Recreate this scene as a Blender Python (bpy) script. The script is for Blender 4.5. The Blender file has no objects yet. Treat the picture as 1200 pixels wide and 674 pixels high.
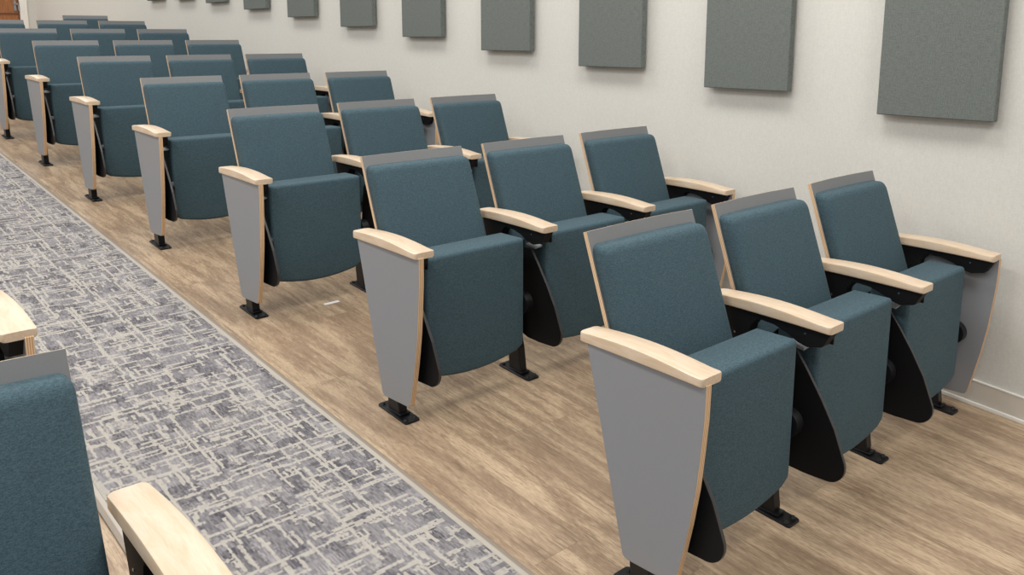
import bpy, bmesh, math, random
from mathutils import Vector, Matrix
random.seed(7)
scn = bpy.context.scene
C = scn.collection
R = math.radians

# ------------------------------------------------------------------ camera, world, lights, exposure
SL = 0.0843            # rake of the floor (about 1:12), rising away from the camera
YL = 7.60              # where the rake ends in a level landing
PITCH = 1.1141         # distance from row to row
SEAT = 0.56            # distance from seat to seat
def floor_z(y): return SL * min(y, YL)

cd = bpy.data.cameras.new('camera'); cam = bpy.data.objects.new('camera', cd); C.objects.link(cam)
cam.location = (-1.5733, -2.1204, 1.3062)
cam.rotation_euler = (R(90 - 10.336), 0, R(-41.4432))
cd.sensor_width = 36; cd.lens = 1006.25 * 36 / 1200
cd.shift_y = -(337 - 224.82) / 1200
cd.clip_start = 0.02
scn.camera = cam

w = bpy.data.worlds.new('world'); scn.world = w; w.use_nodes = True
w.node_tree.nodes['Background'].inputs[0].default_value = (0.985, 0.99, 1.0, 1)
w.node_tree.nodes['Background'].inputs[1].default_value = 0.41

def area(x, y, z, sx, sy, power):
    l = bpy.data.lights.new('ceiling_light', 'AREA'); l.shape = 'RECTANGLE'; l.size = sx; l.size_y = sy
    l.energy = power; l.color = (1.0, 0.985, 0.945)
    o = bpy.data.objects.new('ceiling_light', l); C.objects.link(o); o.location = (x, y, z)
for yy, pw in ((-2.4, 23), (-0.2, 36), (2.0, 31), (4.4, 27), (6.8, 23), (9.2, 23), (11.6, 24)):
    for xx in (-4.2, -1.6, 0.75):
        area(xx, yy, 3.15 + floor_z(yy), 0.6, 1.2, pw * (1.45 if yy < -2 and xx > 0 else 1))

scn.view_settings.view_transform = 'Standard'; scn.view_settings.look = 'None'
scn.view_settings.gamma = 1; scn.view_settings.use_curve_mapping = False
scn.view_settings.exposure = 0.0

# ------------------------------------------------------------------ node helpers
def S(r, g, b):                       # sRGB 0-255 to linear
    f = lambda c: (c/255/12.92) if c <= 10.3 else ((c/255+.055)/1.055)**2.4
    return (f(r), f(g), f(b), 1)
class G:
    def __init__(s, name, rough=0.5, spec=0.5):
        s.m = bpy.data.materials.new(name); s.m.use_nodes = True; s.t = s.m.node_tree
        s.b = s.t.nodes['Principled BSDF']; s.b.inputs['Roughness'].default_value = rough
        s.b.inputs['Specular IOR Level'].default_value = spec
    def n(s, kind, **kw):
        x = s.t.nodes.new(kind)
        for k, v in kw.items(): setattr(x, k, v)
        return x
    def put(s, sock, v):
        if isinstance(v, bpy.types.NodeSocket): s.t.links.new(v, sock)
        elif v is not None: sock.default_value = v
    def math(s, op, a, b=None, c=None):
        x = s.n('ShaderNodeMath', operation=op)
        for k, v in enumerate((a, b, c)): s.put(x.inputs[k], v)
        return x.outputs[0]
    def pos(s):
        x = s.n('ShaderNodeTexCoord'); y = s.n('ShaderNodeSeparateXYZ'); s.put(y.inputs[0], x.outputs['Object'])
        return y.outputs
    def vec(s, x, y, z=0.0):
        c = s.n('ShaderNodeCombineXYZ')
        for k, v in enumerate((x, y, z)): s.put(c.inputs[k], v)
        return c.outputs[0]
    def noise(s, v, scale=1, detail=2, rough=.5, out='Fac', dist=0):
        x = s.n('ShaderNodeTexNoise'); s.put(x.inputs['Vector'], v); x.inputs['Scale'].default_value = scale
        x.inputs['Detail'].default_value = detail; x.inputs['Roughness'].default_value = rough
        x.inputs['Distortion'].default_value = dist
        return x.outputs[out]
    def white(s, v):
        x = s.n('ShaderNodeTexWhiteNoise'); s.put(x.inputs['Vector'], v); return x.outputs['Value']
    def smooth(s, v, a, b, lo=0., hi=1.):
        x = s.n('ShaderNodeMapRange', interpolation_type='SMOOTHSTEP'); s.put(x.inputs[0], v)
        for k, q in enumerate((a, b, lo, hi)): x.inputs[k+1].default_value = q
        return x.outputs[0]
    def lin(s, v, a, b, lo=0., hi=1.):
        x = s.n('ShaderNodeMapRange'); s.put(x.inputs[0], v)
        for k, q in enumerate((a, b, lo, hi)): x.inputs[k+1].default_value = q
        return x.outputs[0]
    def mix(s, f, a, b, mode='MIX'):
        x = s.n('ShaderNodeMix', data_type='RGBA', blend_type=mode)
        s.put(x.inputs[0], f); s.put(x.inputs[6], a); s.put(x.inputs[7], b); return x.outputs[2]
    def bump(s, h, strength=.3, dist=.001):
        x = s.n('ShaderNodeBump'); s.put(x.inputs['Height'], h)
        x.inputs['Strength'].default_value = strength; x.inputs['Distance'].default_value = dist
        s.put(s.b.inputs['Normal'], x.outputs[0])
    def col(s, c): s.put(s.b.inputs['Base Color'], c); return s

def objvec(g):
    return g.n('ShaderNodeTexCoord').outputs['Object']

# teal woven fabric
g = G('teal_fabric', .85, .25); v = objvec(g); X, Y, Z = g.pos()
a = g.noise(v, 420, 2, .6); b = g.noise(g.vec(X, Y, g.math('MULTIPLY', Z, 5.0)), 130, 2, .6); c_ = g.noise(v, 9, 2)
t_ = g.math('ADD', g.math('MULTIPLY', a, .5), g.math('MULTIPLY', b, .5))
cc = g.mix(g.smooth(t_, .36, .64), S(51, 70, 78), S(75, 97, 106))
cc = g.mix(g.lin(c_, .3, .7, 0, .12), cc, S(70, 91, 104)); g.col(cc); g.bump(t_, .35, .0012)
g.b.inputs['Sheen Weight'].default_value = .10; g.b.inputs['Sheen Roughness'].default_value = .45
g.b.inputs['Sheen Tint'].default_value = S(190, 205, 210)
M_FAB = g.m
# grey laminate
g = G('grey_laminate', .42, .4); v = objvec(g); g.col(g.mix(g.noise(v, 900, 1), S(132, 134, 138), S(146, 148, 152))); M_LAM = g.m
g = G('grey_laminate_dark', .45, .4); v = objvec(g); g.col(g.mix(g.noise(v, 900, 1), S(116, 117, 118), S(128, 129, 130))); M_LAMD = g.m
# plywood edge: plies run parallel to the sheet faces (layers across X for end panels, across Y for backs)
def ply(name, axis):
    g = G(name, .5, .35); P = g.pos()
    k = g.math('FRACT', g.math('MULTIPLY', P[axis], 190.0))
    s = g.smooth(g.math('ABSOLUTE', g.math('SUBTRACT', k, .5)), .18, .36)
    n = g.noise(g.vec(P[0], P[1], g.math('MULTIPLY', P[2], .3)), 160, 2)
    c = g.mix(s, S(228, 200, 164), S(190, 146, 104)); c = g.mix(g.lin(n, .3, .7, 0, .3), c, S(190, 145, 100)); g.col(c); return g.m
M_PLYX = ply('plywood_edge', 0)
g = G('plywood_edge_back', .5, .35); P = g.pos()
q = g.math('FRACT', g.math('MULTIPLY', g.math('SUBTRACT', P[1], g.math('MULTIPLY', P[2], .352)), 190.0))
s_ = g.smooth(g.math('ABSOLUTE', g.math('SUBTRACT', q, .5)), .18, .36)
g.col(g.mix(s_, S(228, 202, 168), S(196, 154, 114))); M_PLYY = g.m
# maple armrest
g = G('maple', .38, .45); X, Y, Z = g.pos()
n = g.noise(g.vec(g.math('MULTIPLY', X, 9), g.math('MULTIPLY', Y, 1.2), g.math('MULTIPLY', Z, 9)), 9, 4, .6, dist=.6)
n2 = g.noise(g.vec(g.math('MULTIPLY', X, 60), g.math('MULTIPLY', Y, 5), g.math('MULTIPLY', Z, 60)), 9, 2)
c = g.mix(g.smooth(n, .35, .7), S(212, 193, 171), S(203, 179, 151)); c = g.mix(g.lin(n2, .4, .7, 0, .25), c, S(206, 172, 132)); g.col(c); M_MAP = g.m
# blacks
g = G('black_steel', .38, .4); v = objvec(g); g.col(g.mix(g.noise(v, 500, 1), S(11, 12, 15), S(20, 21, 25))); M_BLK = g.m
g = G('black_plastic', .6, .25); v = objvec(g); g.col(g.mix(g.noise(v, 300, 1), S(9, 10, 13), S(16, 17, 20))); M_PLS = g.m
g = G('tablet_edge', .4, .5); v = objvec(g); g.col(g.mix(g.noise(v, 300, 1), S(50, 49, 50), S(64, 62, 61))); M_TED = g.m
g = G('bolt_steel', .25, .5); v = objvec(g); g.b.inputs['Metallic'].default_value = 1; g.col(g.mix(g.noise(v, 300, 1), S(150, 150, 152), S(190, 190, 192))); M_BLT = g.m
# wall vinyl
g = G('wall_covering', .75, .25); v = objvec(g); X, Y, Z = g.pos()
a = g.noise(g.vec(g.math('MULTIPLY', X, 4), g.math('MULTIPLY', Y, 4), Z), 60, 3, .6); b = g.noise(g.vec(X, Y, g.math('MULTIPLY', Z, 5)), 70, 3, .6)
t_ = g.math('ADD', g.math('MULTIPLY', a, .5), g.math('MULTIPLY', b, .5))
g.col(g.mix(g.smooth(t_, .35, .65), S(206, 204, 198), S(215, 213, 206))); g.bump(t_, .25, .001); M_WAL = g.m
g = G('baseboard_vinyl', .5, .35); v = objvec(g); g.col(g.mix(g.noise(v, 30, 2), S(203, 196, 184), S(210, 204, 193))); M_BAS = g.m
g = G('white_trim', .4, .4); v = objvec(g); g.col(g.mix(g.noise(v, 30, 2), S(238, 234, 226), S(246, 243, 237))); M_WHT = g.m
# acoustic panel fabric
g = G('acoustic_fabric', .9, .15); v = objvec(g); X, Y, Z = g.pos()
a = g.noise(v, 280, 3, .7); b = g.noise(g.vec(X, g.math('MULTIPLY', Y, 6), Z), 40, 3, .7); c2 = g.noise(g.vec(X, Y, g.math('MULTIPLY', Z, 6)), 40, 3, .7)
t_ = g.math('ADD', g.math('MULTIPLY', a, .5), g.math('MULTIPLY', g.math('ADD', b, c2), .25))
g.col(g.mix(g.smooth(t_, .38, .62), S(96, 101, 98), S(120, 125, 121))); g.bump(t_, .3, .001); M_ACO = g.m
# vinyl strip
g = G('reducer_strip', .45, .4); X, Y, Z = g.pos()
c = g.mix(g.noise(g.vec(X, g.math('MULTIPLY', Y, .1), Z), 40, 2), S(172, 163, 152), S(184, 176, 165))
c = g.mix(g.smooth(g.math('ABSOLUTE', g.math('ADD', X, .605)), .374, .378), c, S(142, 130, 117)); g.col(c); M_STR = g.m  # darker wood-side half: shading of the strip's profile, put into the colour
g = G('paper', .8, .2); v = objvec(g); g.col(g.mix(g.noise(v, 50), S(240, 240, 238), S(250, 250, 248))); M_PAP = g.m
# door
g = G('door_wood', .4, .45); X, Y, Z = g.pos()
n = g.noise(g.vec(g.math('MULTIPLY', X, 8), Y, g.math('MULTIPLY', Z, .8)), 8, 4, .6, dist=.5)
g.col(g.mix(g.smooth(n, .3, .7), S(140, 88, 50), S(168, 112, 68))); M_DOR = g.m
g = G('door_rail', .4, .45); v = objvec(g); g.col(g.mix(g.noise(v, 20), S(104, 62, 38), S(120, 72, 44))); M_DRL = g.m

# wood plank floor (planks run along Y)
g = G('wood_planks', .42, .4); X, Y, Z = g.pos()
PW, PL = .182, 1.22
rx = g.math('DIVIDE', g.math('ADD', X, 20.03), PW); row = g.math('FLOOR', rx)
off = g.white(g.vec(row, 3.3)); ry = g.math('ADD', g.math('DIVIDE', Y, PL), g.math('ADD', off, 20.0)); colu = g.math('FLOOR', ry)
rnd = g.white(g.vec(row, colu, 1.7)); rnd2 = g.white(g.vec(row, colu, 7.1))
sx = g.math('ADD', X, g.math('MULTIPLY', rnd, 9)); sy = g.math('ADD', Y, g.math('MULTIPLY', rnd2, 11))
nA = g.noise(g.vec(g.math('MULTIPLY', sx, 5.0), sy), 2.2, 4, .6, dist=1.6)
nB = g.noise(g.vec(g.math('MULTIPLY', sx, 24.0), g.math('MULTIPLY', sy, 2.0)), 3.0, 5, .68, dist=.7)
nF = g.noise(g.vec(g.math('MULTIPLY', sx, 120.0), g.math('MULTIPLY', sy, 14.0)), 2.6, 3, .6)
nC = g.noise(g.vec(g.math('MULTIPLY', sx, 8.0), g.math('MULTIPLY', sy, 1.4)), 1.6, 3, .6, dist=.5)
ring = g.math('FRACT', g.math('MULTIPLY', nA, 11.0)); ring = g.smooth(g.math('ABSOLUTE', g.math('SUBTRACT', ring, .5)), .1, .5)
c = g.mix(g.smooth(nC, .34, .66), S(204, 179, 149), S(156, 132, 108))
c = g.mix(g.math('MULTIPLY', ring, g.smooth(nC, .35, .6, .12, .34)), c, S(132, 106, 84))
c = g.mix(g.smooth(nB, .50, .70, 0, .62), c, S(126, 102, 82))
c = g.mix(g.smooth(nB, .30, .46, .55, 0), c, S(222, 198, 164))
c = g.mix(g.smooth(nF, .50, .66, 0, .5), c, S(122, 98, 78)); c = g.mix(g.smooth(nF, .32, .46, .3, 0), c, S(222, 204, 176))
nS = g.noise(g.vec(g.math('MULTIPLY', sx, 46.0), g.math('MULTIPLY', sy, 2.6), 3.), 2.2, 4, .55, dist=.4)
c = g.mix(g.smooth(nS, .58, .68, 0, .5), c, S(104, 84, 66))
c = g.mix(g.lin(rnd, 0, 1, 0, .30), c, S(142, 119, 100))
vor = g.n('ShaderNodeTexVoronoi'); g.put(vor.inputs['Vector'], g.vec(g.math('MULTIPLY', sx, 2.8), g.math('ADD', sy, g.math('MULTIPLY', nC, .3)))); vor.inputs['Scale'].default_value = 1.5
c = g.mix(g.smooth(vor.outputs['Distance'], .01, .10, .75, 0), c, S(100, 77, 58))
fx = g.math('ABSOLUTE', g.math('SUBTRACT', g.math('FRACT', rx), .5)); fy = g.math('ABSOLUTE', g.math('SUBTRACT', g.math('FRACT', ry), .5))
gap = g.math('MAXIMUM', g.smooth(fx, .492, .4985), g.smooth(fy, .4985, .4998))
c = g.mix(g.math('MULTIPLY', gap, .30), c, S(92, 72, 56)); g.col(c)
g.bump(nB, .12, .0008); M_FLR = g.m

# aisle carpet: ribbed weave with distressed cross-hatched light lines
g = G('aisle_carpet', .95, .1); X, Y, Z = g.pos()
QX, QY = 300., 180.
px = g.math('FLOOR', g.math('MULTIPLY', X, QX)); py = g.math('FLOOR', g.math('MULTIPLY', Y, QY))
qx = g.math('DIVIDE', px, QX); qy = g.math('DIVIDE', py, QY)
fx_ = g.noise(g.vec(g.math('MULTIPLY', qx, 110), g.math('MULTIPLY', qy, 40)), 1.0, 2, .6)
fy_ = g.noise(g.vec(g.math('MULTIPLY', qx, 40), g.math('MULTIPLY', qy, 110), 4.), 1.0, 2, .6)
rag = g.math('MULTIPLY', g.math('SUBTRACT', g.math('ADD', fx_, fy_), 1.0), 2.6)
def seg(u, v, freq, segf, seed, width, prob):
    # straight broken threads: each strip of u is cut into runs along v, present or absent at random
    uu = g.math('MULTIPLY', u, freq); ku = g.math('FLOOR', uu); fu = g.math('FRACT', uu)
    vv = g.math('ADD', g.math('MULTIPLY', v, segf), g.math('MULTIPLY', g.white(g.vec(ku, seed, .3)), 10))
    m = g.math('FLOOR', vv)
    here = g.math('LESS_THAN', g.white(g.vec(ku, m, seed+1.3)), prob)
    cpos = g.math('ADD', .2, g.math('MULTIPLY', g.white(g.vec(ku, m, seed+2.7)), .6))
    d = g.math('ABSOLUTE', g.math('SUBTRACT', fu, cpos))
    wd = g.math('MULTIPLY', g.math('ADD', 1.0, g.math('MULTIPLY', rag, .9)), width)
    return g.math('MULTIPLY', g.math('LESS_THAN', d, wd), here)
light = None
for a_, b_, fr, sf, sd, wi, pr in ((qx, qy, 6.5, 2.6, 1.1, .032, .65), (qy, qx, 7.5, 3.0, 5.2, .036, .62),
        (qx, qy, 16, 6.5, 8.4, .070, .30), (qy, qx, 15, 7, 3.9, .070, .32), (qx, qy, 34, 15, 2.6, .16, .20), (qy, qx, 30, 15, 7.7, .16, .18),
        (qx, qy, 70, 28, 12.6, .30, .10), (qy, qx, 60, 28, 17.7, .30, .10)):
    q_ = seg(a_, b_, fr, sf, sd, wi, pr); light = q_ if light is None else g.math('MAXIMUM', light, q_)
big = g.noise(g.vec(g.math('MULTIPLY', qx, 9), g.math('MULTIPLY', qy, 7), 2.), 1.0, 2, .5)
spk = g.smooth(g.math('ADD', g.math('MULTIPLY', rag, .16), big), .60, .74)
light = g.math('MAXIMUM', light, g.math('MULTIPLY', spk, .85))
light = g.math('MULTIPLY', light, g.smooth(rag, -1.1, -.5))
cell = g.white(g.vec(g.math('FLOOR', g.math('ADD', g.math('MULTIPLY', qx, 26), g.math('MULTIPLY', rag, .4))), g.math('FLOOR', g.math('MULTIPLY', qy, 17)), 3.))
yarn = g.white(g.vec(g.math('FLOOR', g.math('MULTIPLY', X, QX*.75)), g.math('FLOOR', g.math('MULTIPLY', Y, 60.)), 5.))
dark = g.mix(g.math('ADD', g.math('MULTIPLY', cell, .55), g.math('MULTIPLY', yarn, .45)), S(74, 71, 77), S(164, 160, 161))
c = g.mix(g.math('MULTIPLY', light, g.lin(yarn, 0, 1, .80, 1)), dark, g.mix(fy_, S(196, 190, 180), S(176, 170, 161)))
rib = g.math('ABSOLUTE', g.math('SUBTRACT', g.math('FRACT', g.math('MULTIPLY', X, QX)), .5))
c = g.mix(g.smooth(rib, .2, .5, 0, .42), c, S(84, 81, 88)); g.col(c)
g.bump(g.math('SUBTRACT', 1.0, rib), .5, .002); M_CRP = g.m

# ------------------------------------------------------------------ mesh helpers
def link(name, bm, mats, parent=None, smooth=False, bevel=0, seg=2, ang=35):
    me = bpy.data.meshes.new(name); bmesh.ops.recalc_face_normals(bm, faces=bm.faces); bm.to_mesh(me); bm.free()
    for m in (mats if isinstance(mats, (list, tuple)) else [mats]): me.materials.append(m)
    o = bpy.data.objects.new(name, me); C.objects.link(o)
    if parent: o.parent = parent
    for p in me.polygons: p.use_smooth = smooth
    if bevel:
        b = o.modifiers.new('b', 'BEVEL'); b.width = bevel; b.segments = seg; b.limit_method = 'ANGLE'; b.angle_limit = R(ang); b.harden_normals = False
    if smooth:
        me.set_sharp_from_angle(angle=R(ang)) if hasattr(me, 'set_sharp_from_angle') else None
    return o
def box(bm, x0, x1, y0, y1, z0, z1, mi=0):
    vs = [bm.verts.new((x, y, z)) for x in (x0, x1) for y in (y0, y1) for z in (z0, z1)]
    for f in ((0,1,3,2), (4,6,7,5), (0,4,5,1), (2,3,7,6), (0,2,6,4), (1,5,7,3)):
        bm.faces.new([vs[i] for i in f]).material_index = mi
def fillet(pts, rad, n=5):
    # pts: list of 2-D points; rad: one radius or list per point
    out = []; N = len(pts)
    for i, p in enumerate(pts):
        r = rad[i] if isinstance(rad, (list, tuple)) else rad
        p = Vector(p); a = Vector(pts[i-1]); b = Vector(pts[(i+1) % N])
        if r <= 0: out.append(tuple(p)); continue
        d1 = (a-p); d2 = (b-p); l1, l2 = d1.length, d2.length; d1.normalize(); d2.normalize()
        th = math.acos(max(-1, min(1, d1.dot(d2)))); t = r/math.tan(th/2); t = min(t, l1*.48, l2*.48)
        A = p+d1*t; B = p+d2*t
        for k in range(n+1):
            s = k/n; out.append(tuple(A*(1-s)**2 + p*2*s*(1-s) + B*s*s))
    return out
def prism_x(bm, yz, x0, x1, side=0, edge=0):
    a = [bm.verts.new((x0, y, z)) for y, z in yz]; b = [bm.verts.new((x1, y, z)) for y, z in yz]
    bm.faces.new(a).material_index = side; bm.faces.new(b[::-1]).material_index = side
    for i in range(len(a)):
        j = (i+1) % len(a); bm.faces.new((a[i], b[i], b[j], a[j])).material_index = edge
def disc_x(bm, x0, x1, y, z, r, n=24, mi=0):
    prism_x(bm, [(y+r*math.cos(2*math.pi*k/n), z+r*math.sin(2*math.pi*k/n)) for k in range(n)], x0, x1, mi, mi)

# ------------------------------------------------------------------ the setting
def struct(name, bm, mats, **k):
    o = link(name, bm, mats, **k); o['kind'] = 'structure'; return o
def ramp(bm, x0, x1, y0, y1, t0, t1, mi=0):
    """slab following the raked floor, from t0 to t1 above it"""
    ys = [y0, y1] if not (y0 < YL < y1) else [y0, YL, y1]
    rings = []
    for y in ys:
        z = floor_z(y); rings.append([bm.verts.new(p) for p in ((x0, y, z+t0), (x1, y, z+t0), (x1, y, z+t1), (x0, y, z+t1))])
    for a, b in zip(rings, rings[1:]):
        for i in range(4): bm.faces.new((a[i], a[(i+1) % 4], b[(i+1) % 4], b[i])).material_index = mi
    bm.faces.new(rings[0]); bm.faces.new(rings[-1][::-1])
WX = 1.79; YB = 12.49; Y0 = -4.2; XL = -6.5
bm = bmesh.new(); ramp(bm, XL, WX, Y0, YB, -.2, 0); struct('floor', bm, M_FLR)
bm = bmesh.new(); box(bm, WX, WX+.15, Y0, YB, -1.2, 4.6); struct('wall_right', bm, M_WAL)
DX0, DX1, DZ = .66, 1.572, floor_z(99)+2.13
bm = bmesh.new()
box(bm, XL, DX0, YB, YB+.15, -.2, 4.6); box(bm, DX1, WX+.15, YB, YB+.15, -.2, 4.6); box(bm, DX0, DX1, YB, YB+.15, DZ, 4.6)
struct('wall_back', bm, M_WAL)
# baseboard: wall-toned board with a thin light cap, and the white shoe at its foot
bm = bmesh.new(); ramp(bm, WX-.008, WX, Y0, YB, 0, .096); struct('baseboard_right', bm, M_BAS)
bm = bmesh.new(); ramp(bm, WX-.010, WX, Y0, YB, .096, .100); struct('trim_1', bm, M_WHT)
bm = bmesh.new(); ramp(bm, WX-.018, WX-.008, Y0, YB, 0, .016); struct('trim_2', bm, M_WHT, bevel=.003)
# strips along both carpet edges
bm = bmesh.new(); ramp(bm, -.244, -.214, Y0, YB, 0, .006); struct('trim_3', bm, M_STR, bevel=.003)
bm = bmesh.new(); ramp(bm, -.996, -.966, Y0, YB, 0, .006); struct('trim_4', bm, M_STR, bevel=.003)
bm = bmesh.new(); ramp(bm, -.966, -.244, Y0, YB-.002, 0, .0045)
o = link('aisle_carpet', bm, M_CRP); o['label'] = 'grey and beige cross-hatched carpet running down the sloping aisle'; o['category'] = 'carpet'
# door and casing
bm = bmesh.new()
zf = floor_z(99)
box(bm, DX0, DX1, YB+.03, YB+.075, zf, DZ)
door = struct('door_1', bm, M_DOR)
bm = bmesh.new()
for z0, z1 in ((zf+.02, zf+.25), (zf+.965, zf+.992), (DZ-.16, DZ-.02)): box(bm, DX0+.01, DX1-.01, YB+.022, YB+.031, z0, z1)
for x0, x1 in ((DX0+.004, DX0+.02), (DX1-.02, DX1-.004)): box(bm, x0, x1, YB+.023, YB+.031, zf+.02, DZ-.02)
link('door_rail', bm, M_DRL, door, bevel=.002)
bm = bmesh.new(); box(bm, 1.500, 1.535, YB+.012, YB+.032, zf+1.02, zf+1.17)
box(bm, 1.508, 1.560, YB-.035, YB-.018, zf+1.11, zf+1.135); box(bm, 1.508, 1.526, YB-.03, YB+.02, zf+1.11, zf+1.135); box(bm, 1.545, 1.560, YB-.035, YB-.018, zf+1.02, zf+1.135)
link('door_handle', bm, M_BLT, door, bevel=.003)
bm = bmesh.new()
for x0, x1, z0, z1 in ((DX1, DX1+.10, zf, DZ+.1), (DX0-.10, DX0, zf, DZ+.1), (DX0, DX1, DZ, DZ+.1)): box(bm, x0, x1, YB-.018, YB+.001, z0, z1)
struct('trim_5', bm, M_WHT, bevel=.004)

# ------------------------------------------------------------------ acoustic panels on the right wall
ordn = ['first', 'second', 'third', 'fourth', 'fifth', 'sixth', 'seventh', 'eighth', 'ninth', 'tenth', 'eleventh']
def panel_mesh():
    bm = bmesh.new(); box(bm, -.05, -.012, -.43, 0, 0, 1.2)
    box(bm, -.012, 0.0, -.40, -.03, .03, 1.17)       # backing cleats hold it just off the wall
    return bm
ppro = None
PY = [-.535, .291, 1.101, 1.914, 2.742, 3.540, 4.362, 5.171, 5.990, 6.78, 7.56]
PZ = [1.0, 1.069, 1.145, 1.217, 1.295, 1.367, 1.448, 1.526, 1.604, 1.655, 1.670]
for j in range(11):
    if ppro is None: ppro = o = link('acoustic_panel', panel_mesh(), M_ACO, bevel=.004, seg=2)
    else: o = ppro.copy(); C.objects.link(o)
    o.location = (WX-.0005, PY[j], PZ[j])
    o['label'] = ('grey fabric acoustic panel on the right wall, nearest and largest at the right edge' if j == 0 else
                  'grey fabric acoustic panel on the right wall, farthest towards the back and barely in view' if j == 10 else
                  'grey fabric acoustic panel on the right wall, %s counted from the right' % ordn[j])
    o['category'] = 'acoustic panel'; o['group'] = 'grey acoustic panels along the right wall'

# ------------------------------------------------------------------ seat parts (local frame: arm line at x=-.037, facing -Y, z=0 on the floor)
AX = -.037
END_YZ = fillet([(.302, .606), (.166, .074), (.004, .080), (-.016, .168), (-.032, .25), (-.047, .345), (-.055, .43), (-.062, .52), (-.064, .606)], [0, .02, .016, .2, .2, .2, .2, .2, 0], 4)
def m_end_panel():
    bm = bmesh.new(); prism_x(bm, END_YZ, -.010, .010, 0, 1); return bm
def arm_bm():
    bm = bmesh.new(); rings = []
    y0, y1 = .326, -.060; rc = .011; st = []
    for k in range(6): a = k/5*math.pi/2; st.append((y0-rc*(1-math.sin(a)), rc*(1-math.cos(a))))
    ys = [y0-rc-(y0-y1-2*rc)*k/16 for k in range(1, 16)]
    L = [(y0-rc+rc*math.cos(math.pi/2*k/5), rc*(1-math.sin(math.pi/2*k/5))) for k in range(6)]
    L += [(y, 0) for y in ys]
    L += [(y1+rc-rc*math.sin(math.pi/2*k/5), rc*(1-math.cos(math.pi/2*k/5))) for k in range(6)]
    for y, ins in L:
        s = (y0-y)/(y0-y1); hw = .0345+.0055*math.sin(min(1, s*1.15)*math.pi/2) - ins
        zt = .633 + .008*math.sin(math.pi*min(1, s*1.1)) - .010*s**2.2; zb = .6075 - .006*s**3
        e = .004 + (.0 if ins == 0 else ins*.12)
        ch = .007
        pr = [(-hw, zb+.003), (-hw+.003, zb), (hw-.003, zb), (hw, zb+.003), (hw, zt-.0045), (hw-.0012, zt-.0016), (hw-.0045, zt-.0002),
              (0, zt), (-hw+.0045, zt-.0002), (-hw+.0012, zt-.0016), (-hw, zt-.0045)]
        rings.append([bm.verts.new((x, y, z)) for x, z in pr])
    for a, b in zip(rings, rings[1:]):
        n = len(a)
        for i in range(n): bm.faces.new((a[i], a[(i+1) % n], b[(i+1) % n], b[i]))
    bm.faces.new(rings[0]); bm.faces.new(rings[-1][::-1]); return bm
POST_YZ = [(.082, .004), (.098, .12), (.150, .33), (.205, .50), (.222, .602), (.298, .612), (.268, .50), (.215, .33), (.160, .12), (.148, .012)]
def m_post():
    bm = bmesh.new(); prism_x(bm, fillet(POST_YZ, .02, 3), -.017, .017); return bm
def m_foot():
    bm = bmesh.new(); pts = fillet([(-.031, .027), (.031, .027), (.031, .200), (-.031, .200)], .012, 4)
    a = [bm.verts.new((x, y, SL*y+.0003)) for x, y in pts]; b = [bm.verts.new((x, y, SL*y+.0075)) for x, y in pts]
    bm.faces.new(a); bm.faces.new(b[::-1])
    for i in range(len(a)): bm.faces.new((a[i], b[i], b[(i+1) % len(a)], a[(i+1) % len(a)]))
    # raised collar the post is welded into
    z = SL*.12; box(bm, -.021, .021, .072, .160, z+.006, z+.012)
    return bm
def m_bolt(x, y):
    bm = bmesh.new(); z = SL*y+.0072
    r = bmesh.ops.create_cone(bm, cap_ends=True, segments=16, radius1=.0095, radius2=.006, depth=.006, matrix=Matrix.Translation((x, y, z+.003)))
    return bm
BR_YZ = [(.300, .612), (.298, .592), (.265, .480), (.205, .480), (.192, .560), (.170, .587), (.118, .583), (.079, .571), (.045, .553), (.015, .545), (-.030, .556), (-.052, .596), (-.050, .604)]
def m_bracket():
    bm = bmesh.new(); prism_x(bm, fillet(BR_YZ, .012, 3), -.022, .019)
    box(bm, .019, .026, -.040, -.012, .556, .600)       # latch nib under the arm tip
    return bm
TB_YZ = ([(.068, .514), (.030, .462), (-.016, .393), (-.060, .317)] + [(-.045+.053*math.cos(R(a)), .212+.053*math.sin(R(a))) for a in range(160, 276, 8)]
         + [(.020, .157), (.085, .160), (.118, .172), (.134, .20), (.146, .33), (.122, .50), (.106, .515)])
def m_tablet():
    bm = bmesh.new(); prism_x(bm, TB_YZ, -.0055, .0055, 0, 1); return bm
def m_hinge_flap():                                       # light grey hinge leaf at the head of the stowed tablet
    bm = bmesh.new(); pts = [(-.004, .045, .516), (.034, .045, .520), (.034, .095, .528), (-.004, .095, .524)]
    a = [bm.verts.new(p) for p in pts]; b = [bm.verts.new((x, y, z+.006)) for x, y, z in pts]
    bm.faces.new(a); bm.faces.new(b[::-1])
    for i in range(4): bm.faces.new((a[i], b[i], b[(i+1) % 4], a[(i+1) % 4]))
    return bm

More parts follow.
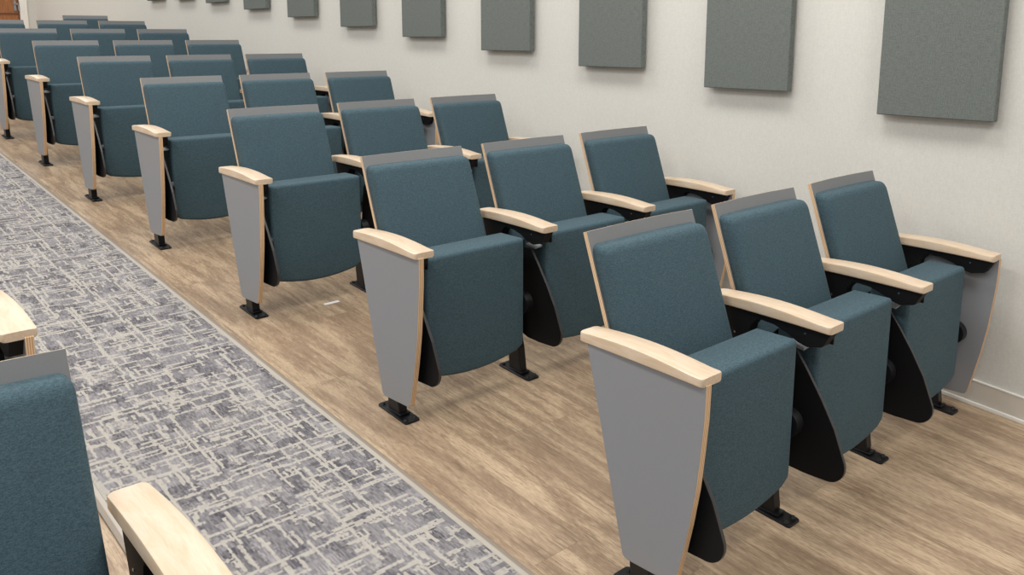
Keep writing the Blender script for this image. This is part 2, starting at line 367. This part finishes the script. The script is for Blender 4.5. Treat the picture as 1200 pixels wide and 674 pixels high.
def pad(outline, y0, y1, rnd, lean=0., zref=0., crown=0., n=5):
    """upholstered pad: (x,z) outline swept from y0 (front) to y1 (back), front edge rounded, face slightly crowned"""
    bm = bmesh.new(); cx = sum(p[0] for p in outline)/len(outline); cz = sum(p[1] for p in outline)/len(outline)
    xs = [p[0] for p in outline]; zs = [p[1] for p in outline]; W = (max(xs)-min(xs))/2; H = (max(zs)-min(zs))/2
    mx = (max(xs)+min(xs))/2; mz = (max(zs)+min(zs))/2
    def ins(p, d):
        x, z = p; sx = (W-d)/W; sz = (H-d)/H; return (mx+(x-mx)*sx, mz+(z-mz)*sz)
    def V(x, y, z): return bm.verts.new((x, y + lean*(z-zref), z))
    rings = [[V(*(lambda q: (q[0], y1, q[1]))(ins(p, .004))) for p in outline], [V(p[0], y1-.004, p[1]) for p in outline]]
    for k in range(n+1):
        a = math.pi/2*k/n; d = rnd*(1-math.cos(a)); y = y0+rnd*(1-math.sin(a))
        rings.append([V(q[0], y, q[1]) for q in (ins(p, d) for p in outline)])
    for s in (.82, .6, .35):
        r = []
        for p in outline:
            q = ins(p, rnd); x = mx+(q[0]-mx)*s; z = mz+(q[1]-mz)*s
            r.append(V(x, y0-crown*(1-s*s), z))
        rings.append(r)
    for a, b in zip(rings, rings[1:]):
        m = len(a)
        for i in range(m): bm.faces.new((a[i], a[(i+1) % m], b[(i+1) % m], b[i]))
    bm.faces.new(rings[0]); cv = V(mx, y0-crown, mz); last = rings[-1]
    for i in range(len(last)): bm.faces.new((last[i], last[(i+1) % len(last)], cv))
    return bm
def dense(pts, step=.03):
    out = []
    for i, p in enumerate(pts):
        q = pts[(i+1) % len(pts)]; L = math.hypot(q[0]-p[0], q[1]-p[1]); n = max(1, int(L/step))
        for k in range(n): out.append((p[0]+(q[0]-p[0])*k/n, p[1]+(q[1]-p[1])*k/n))
    return out
SX0, SX1 = .020, .467
def m_seat():
    arc = [(SX0+(SX1-SX0)*k/14, .160-.033*math.sin(math.pi*k/14)**.8) for k in range(15)]
    pts = [(SX0, .574), (SX0, .20)] + [(SX0+.004, .172)] + arc[1:-1] + [(SX1-.003, .168), (SX1, .185), (SX1, .574)]
    pts = fillet(pts, [.008]+[.02]+[0]*(len(pts)-3)+[.008], 4)
    return pad(dense(pts), .020, .150, .014, lean=.0, crown=.003)
def m_seat_pan():                                        # black pan behind the pad
    bm = bmesh.new(); pts = fillet([(.150, .20), (.185, .24), (.20, .50), (.150, .555)], .02, 3)
    prism_x(bm, pts, SX0+.03, SX1-.03); return bm
LEAN = .352
def m_back_pad():
    pts = fillet([(.020, .845), (.020, .40), (.462, .40), (.462, .845)], [.024, .02, .02, .024], 6)
    return pad(dense(pts), .326, .384, .020, lean=LEAN, zref=.845, crown=.006)
def m_back_board():
    # board thickness from front plane to back plane; front outer edge at (y .395, z .880)
    bm = bmesh.new(); x0, x1 = .0135, .4645
    yf = lambda z: .386+LEAN*(z-.880)
    n = 12
    def ring(x, sag):
        z1, z0 = .8775, .360
        return [bm.verts.new((x, yf(z)+sag+dy, z+dz)) for z, dy, dz in ((z0, 0, 0), (z1, 0, .0022), (z1, .0125, -.0022), (z0, .0125, -.004))]
    rs = [ring(x0+(x1-x0)*k/n, .010*math.sin(math.pi*k/n)) for k in range(n+1)]
    for a, b in zip(rs, rs[1:]):
        for i in range(4):
            f = bm.faces.new((a[i], a[(i+1) % 4], b[(i+1) % 4], b[i])); f.material_index = 1 if i in (1, 3) else 0
    bm.faces.new(rs[0]).material_index = 1; bm.faces.new(rs[-1][::-1]).material_index = 1
    return bm
def m_pivot(x0, x1):
    bm = bmesh.new(); disc_x(bm, x0, x1, .048, .322, .041, 28); s = 1 if x1 > x0 else -1
    disc_x(bm, x1, x1+s*.004, .048, .322, .022, 20); return bm

MESH = {}
def part(key, name, maker, mats, parent, loc=(0, 0, 0), **k):
    if key in MESH:
        src = MESH[key]; o = src.copy(); C.objects.link(o); o.name = name
    else:
        o = link(name, maker(), mats, **k); MESH[key] = o
    o.parent = parent; o.location = loc; return o
def standard(root, ax, end=0, tablet=True, dz=0., lift=0.):
    """one floor support with its armrest at x = ax; end = -1 / +1 adds the laminate end panel on that side"""
    post = part('post', 'leg', m_post, M_BLK, root, (ax, 0, 0), bevel=.003)
    ft = part('foot', 'foot_plate', m_foot, M_BLK, post, (0, 0, -dz), bevel=.002)
    for q, (x, y) in enumerate(((-.018, .045), (.018, .045), (-.018, .184), (.018, .184))):
        part('bolt%d' % q, 'bolt', lambda: m_bolt(x, y), M_BLK, post, (0, 0, -dz), smooth=True)
    br = part('bracket', 'arm_bracket', m_bracket, M_PLS, root, (ax, 0, lift), bevel=.003)
    for q, (y, z) in enumerate(((.243, .530), (.020, .583))):
        def scr():
            bm = bmesh.new(); disc_x(bm, -.0240, -.022, y, z, .0032, 12); return bm
        part('screw%d' % q, 'screw', scr, M_BLT, br)
    part('arm', 'armrest', arm_bm, M_MAP, root, (ax, 0, lift), smooth=True, ang=28)
    if end: part('end', 'end_panel', m_end_panel, [M_LAM, M_PLYX], root, (ax+end*.0185, 0, lift), bevel=.0012)
    if tablet:
        t = part('tablet', 'folding_tablet', m_tablet, [M_PLS, M_TED], root, (ax+.024, 0, 0), bevel=.0015)
        part('flap', 'hinge_flap', m_hinge_flap, M_LAM, t)
def seat(root, tabletside=True):
    s = part('seat', 'seat', m_seat, M_FAB, root, smooth=True, ang=60)
    part('pan', 'seat_pan', m_seat_pan, M_PLS, s, bevel=.003)
    p = part('pivR', 'seat_pivot', lambda: m_pivot(SX1-.002, .4985), M_BLK, s, smooth=True)
    p = part('pivL', 'seat_pivot', lambda: m_pivot(SX0+.002, -.004), M_BLK, s, smooth=True)
    b = part('board', 'backrest_shell', m_back_board, [M_LAMD, M_PLYY], root, bevel=.0012)
    part('bpad', 'back_cushion', m_back_pad, M_FAB, root, smooth=True, ang=60)
DROW = [(.008, .0065, -.0001), (.0155, .0045, .0036), (.0042, -.0081, -.0004), (.0032, -.0087, -.005), (-.0054, -.0007, .0001), (-.0035, .0001, -.0018), (-.010, .0052, -.0011), (-.0119, .0013, .003), (0, 0, 0)]
DZR = [.005, -.007, -.002, .002, .002, .003, .003, -.003]      # small height differences between the rows
rowname = ['nearest row', 'second row from camera', 'third row from camera', 'fourth row from camera', 'fifth row from camera',
           'sixth row from camera', 'seventh row from camera', 'eighth row from camera', 'far back']
seatname = ['aisle seat', 'middle seat', 'wall seat']
def chair(x, y, rz, k, end_l=0, right=None, left=True, tablet_l=True, dz=0., lift=0.):
    root = bpy.data.objects.new('auditorium_chair', None); C.objects.link(root)
    root.location = (x, y, floor_z(y)+dz); root.rotation_euler.z = rz; root.empty_display_size = .1
    if left: standard(root, AX, end_l, tablet_l, dz, lift)
    seat(root)
    if right is not None: standard(root, AX+SEAT, right, False, dz)
    root['category'] = 'chair'
    return root
for i in range(8):
    dx, dy, ro = DROW[i]
    for k in range(3):
        px = k*SEAT-.84; X_ = .84+px*math.cos(ro)+dx; Y_ = i*PITCH-1.0+px*math.sin(ro)+dy
        c = chair(X_, Y_, ro, k, -1 if k == 0 else 0, 1 if k == 2 else None, dz=DZR[i], lift=.010 if (i, k) == (0, 0) else 0.)
        c['label'] = 'teal auditorium chair, %s of the %s, right of the aisle' % (seatname[k], rowname[i])
        c['group'] = 'teal auditorium chairs right of the aisle'
c = chair(2*SEAT-.115, 8*PITCH-1.0-.02, R(-8), 2, -1, 1)
c['label'] = 'teal auditorium chair standing alone and slightly turned behind the last row'; c['group'] = 'teal auditorium chairs right of the aisle'
# left bank, seen from above at the left edge: the same rows, mirrored about the aisle
for i, t in ((0, 'teal auditorium chair cut off by the left edge of the picture, nearest the camera'),
             (1, 'teal auditorium chair left of the aisle, only its maple arm end in view')):
    x0 = -1.173-SEAT-AX
    c = chair(x0, i*PITCH-1.0, 0, 0, 0, 1)
    c['label'] = t; c['group'] = 'teal auditorium chairs left of the aisle'

# paper label lying on the floor in the third row
bm = bmesh.new(); zz = SL
box(bm, -.038, .038, -.010, .010, 0, .0008)
o = link('paper_label', bm, M_PAP); o.location = (.300, 1.244, floor_z(1.244)+.0006); o.rotation_euler = (math.atan(SL), 0, R(2))
o['label'] = 'small white paper strip lying on the wood floor in the second gap between rows'; o['category'] = 'paper label'
for k in list(MESH.values()): pass
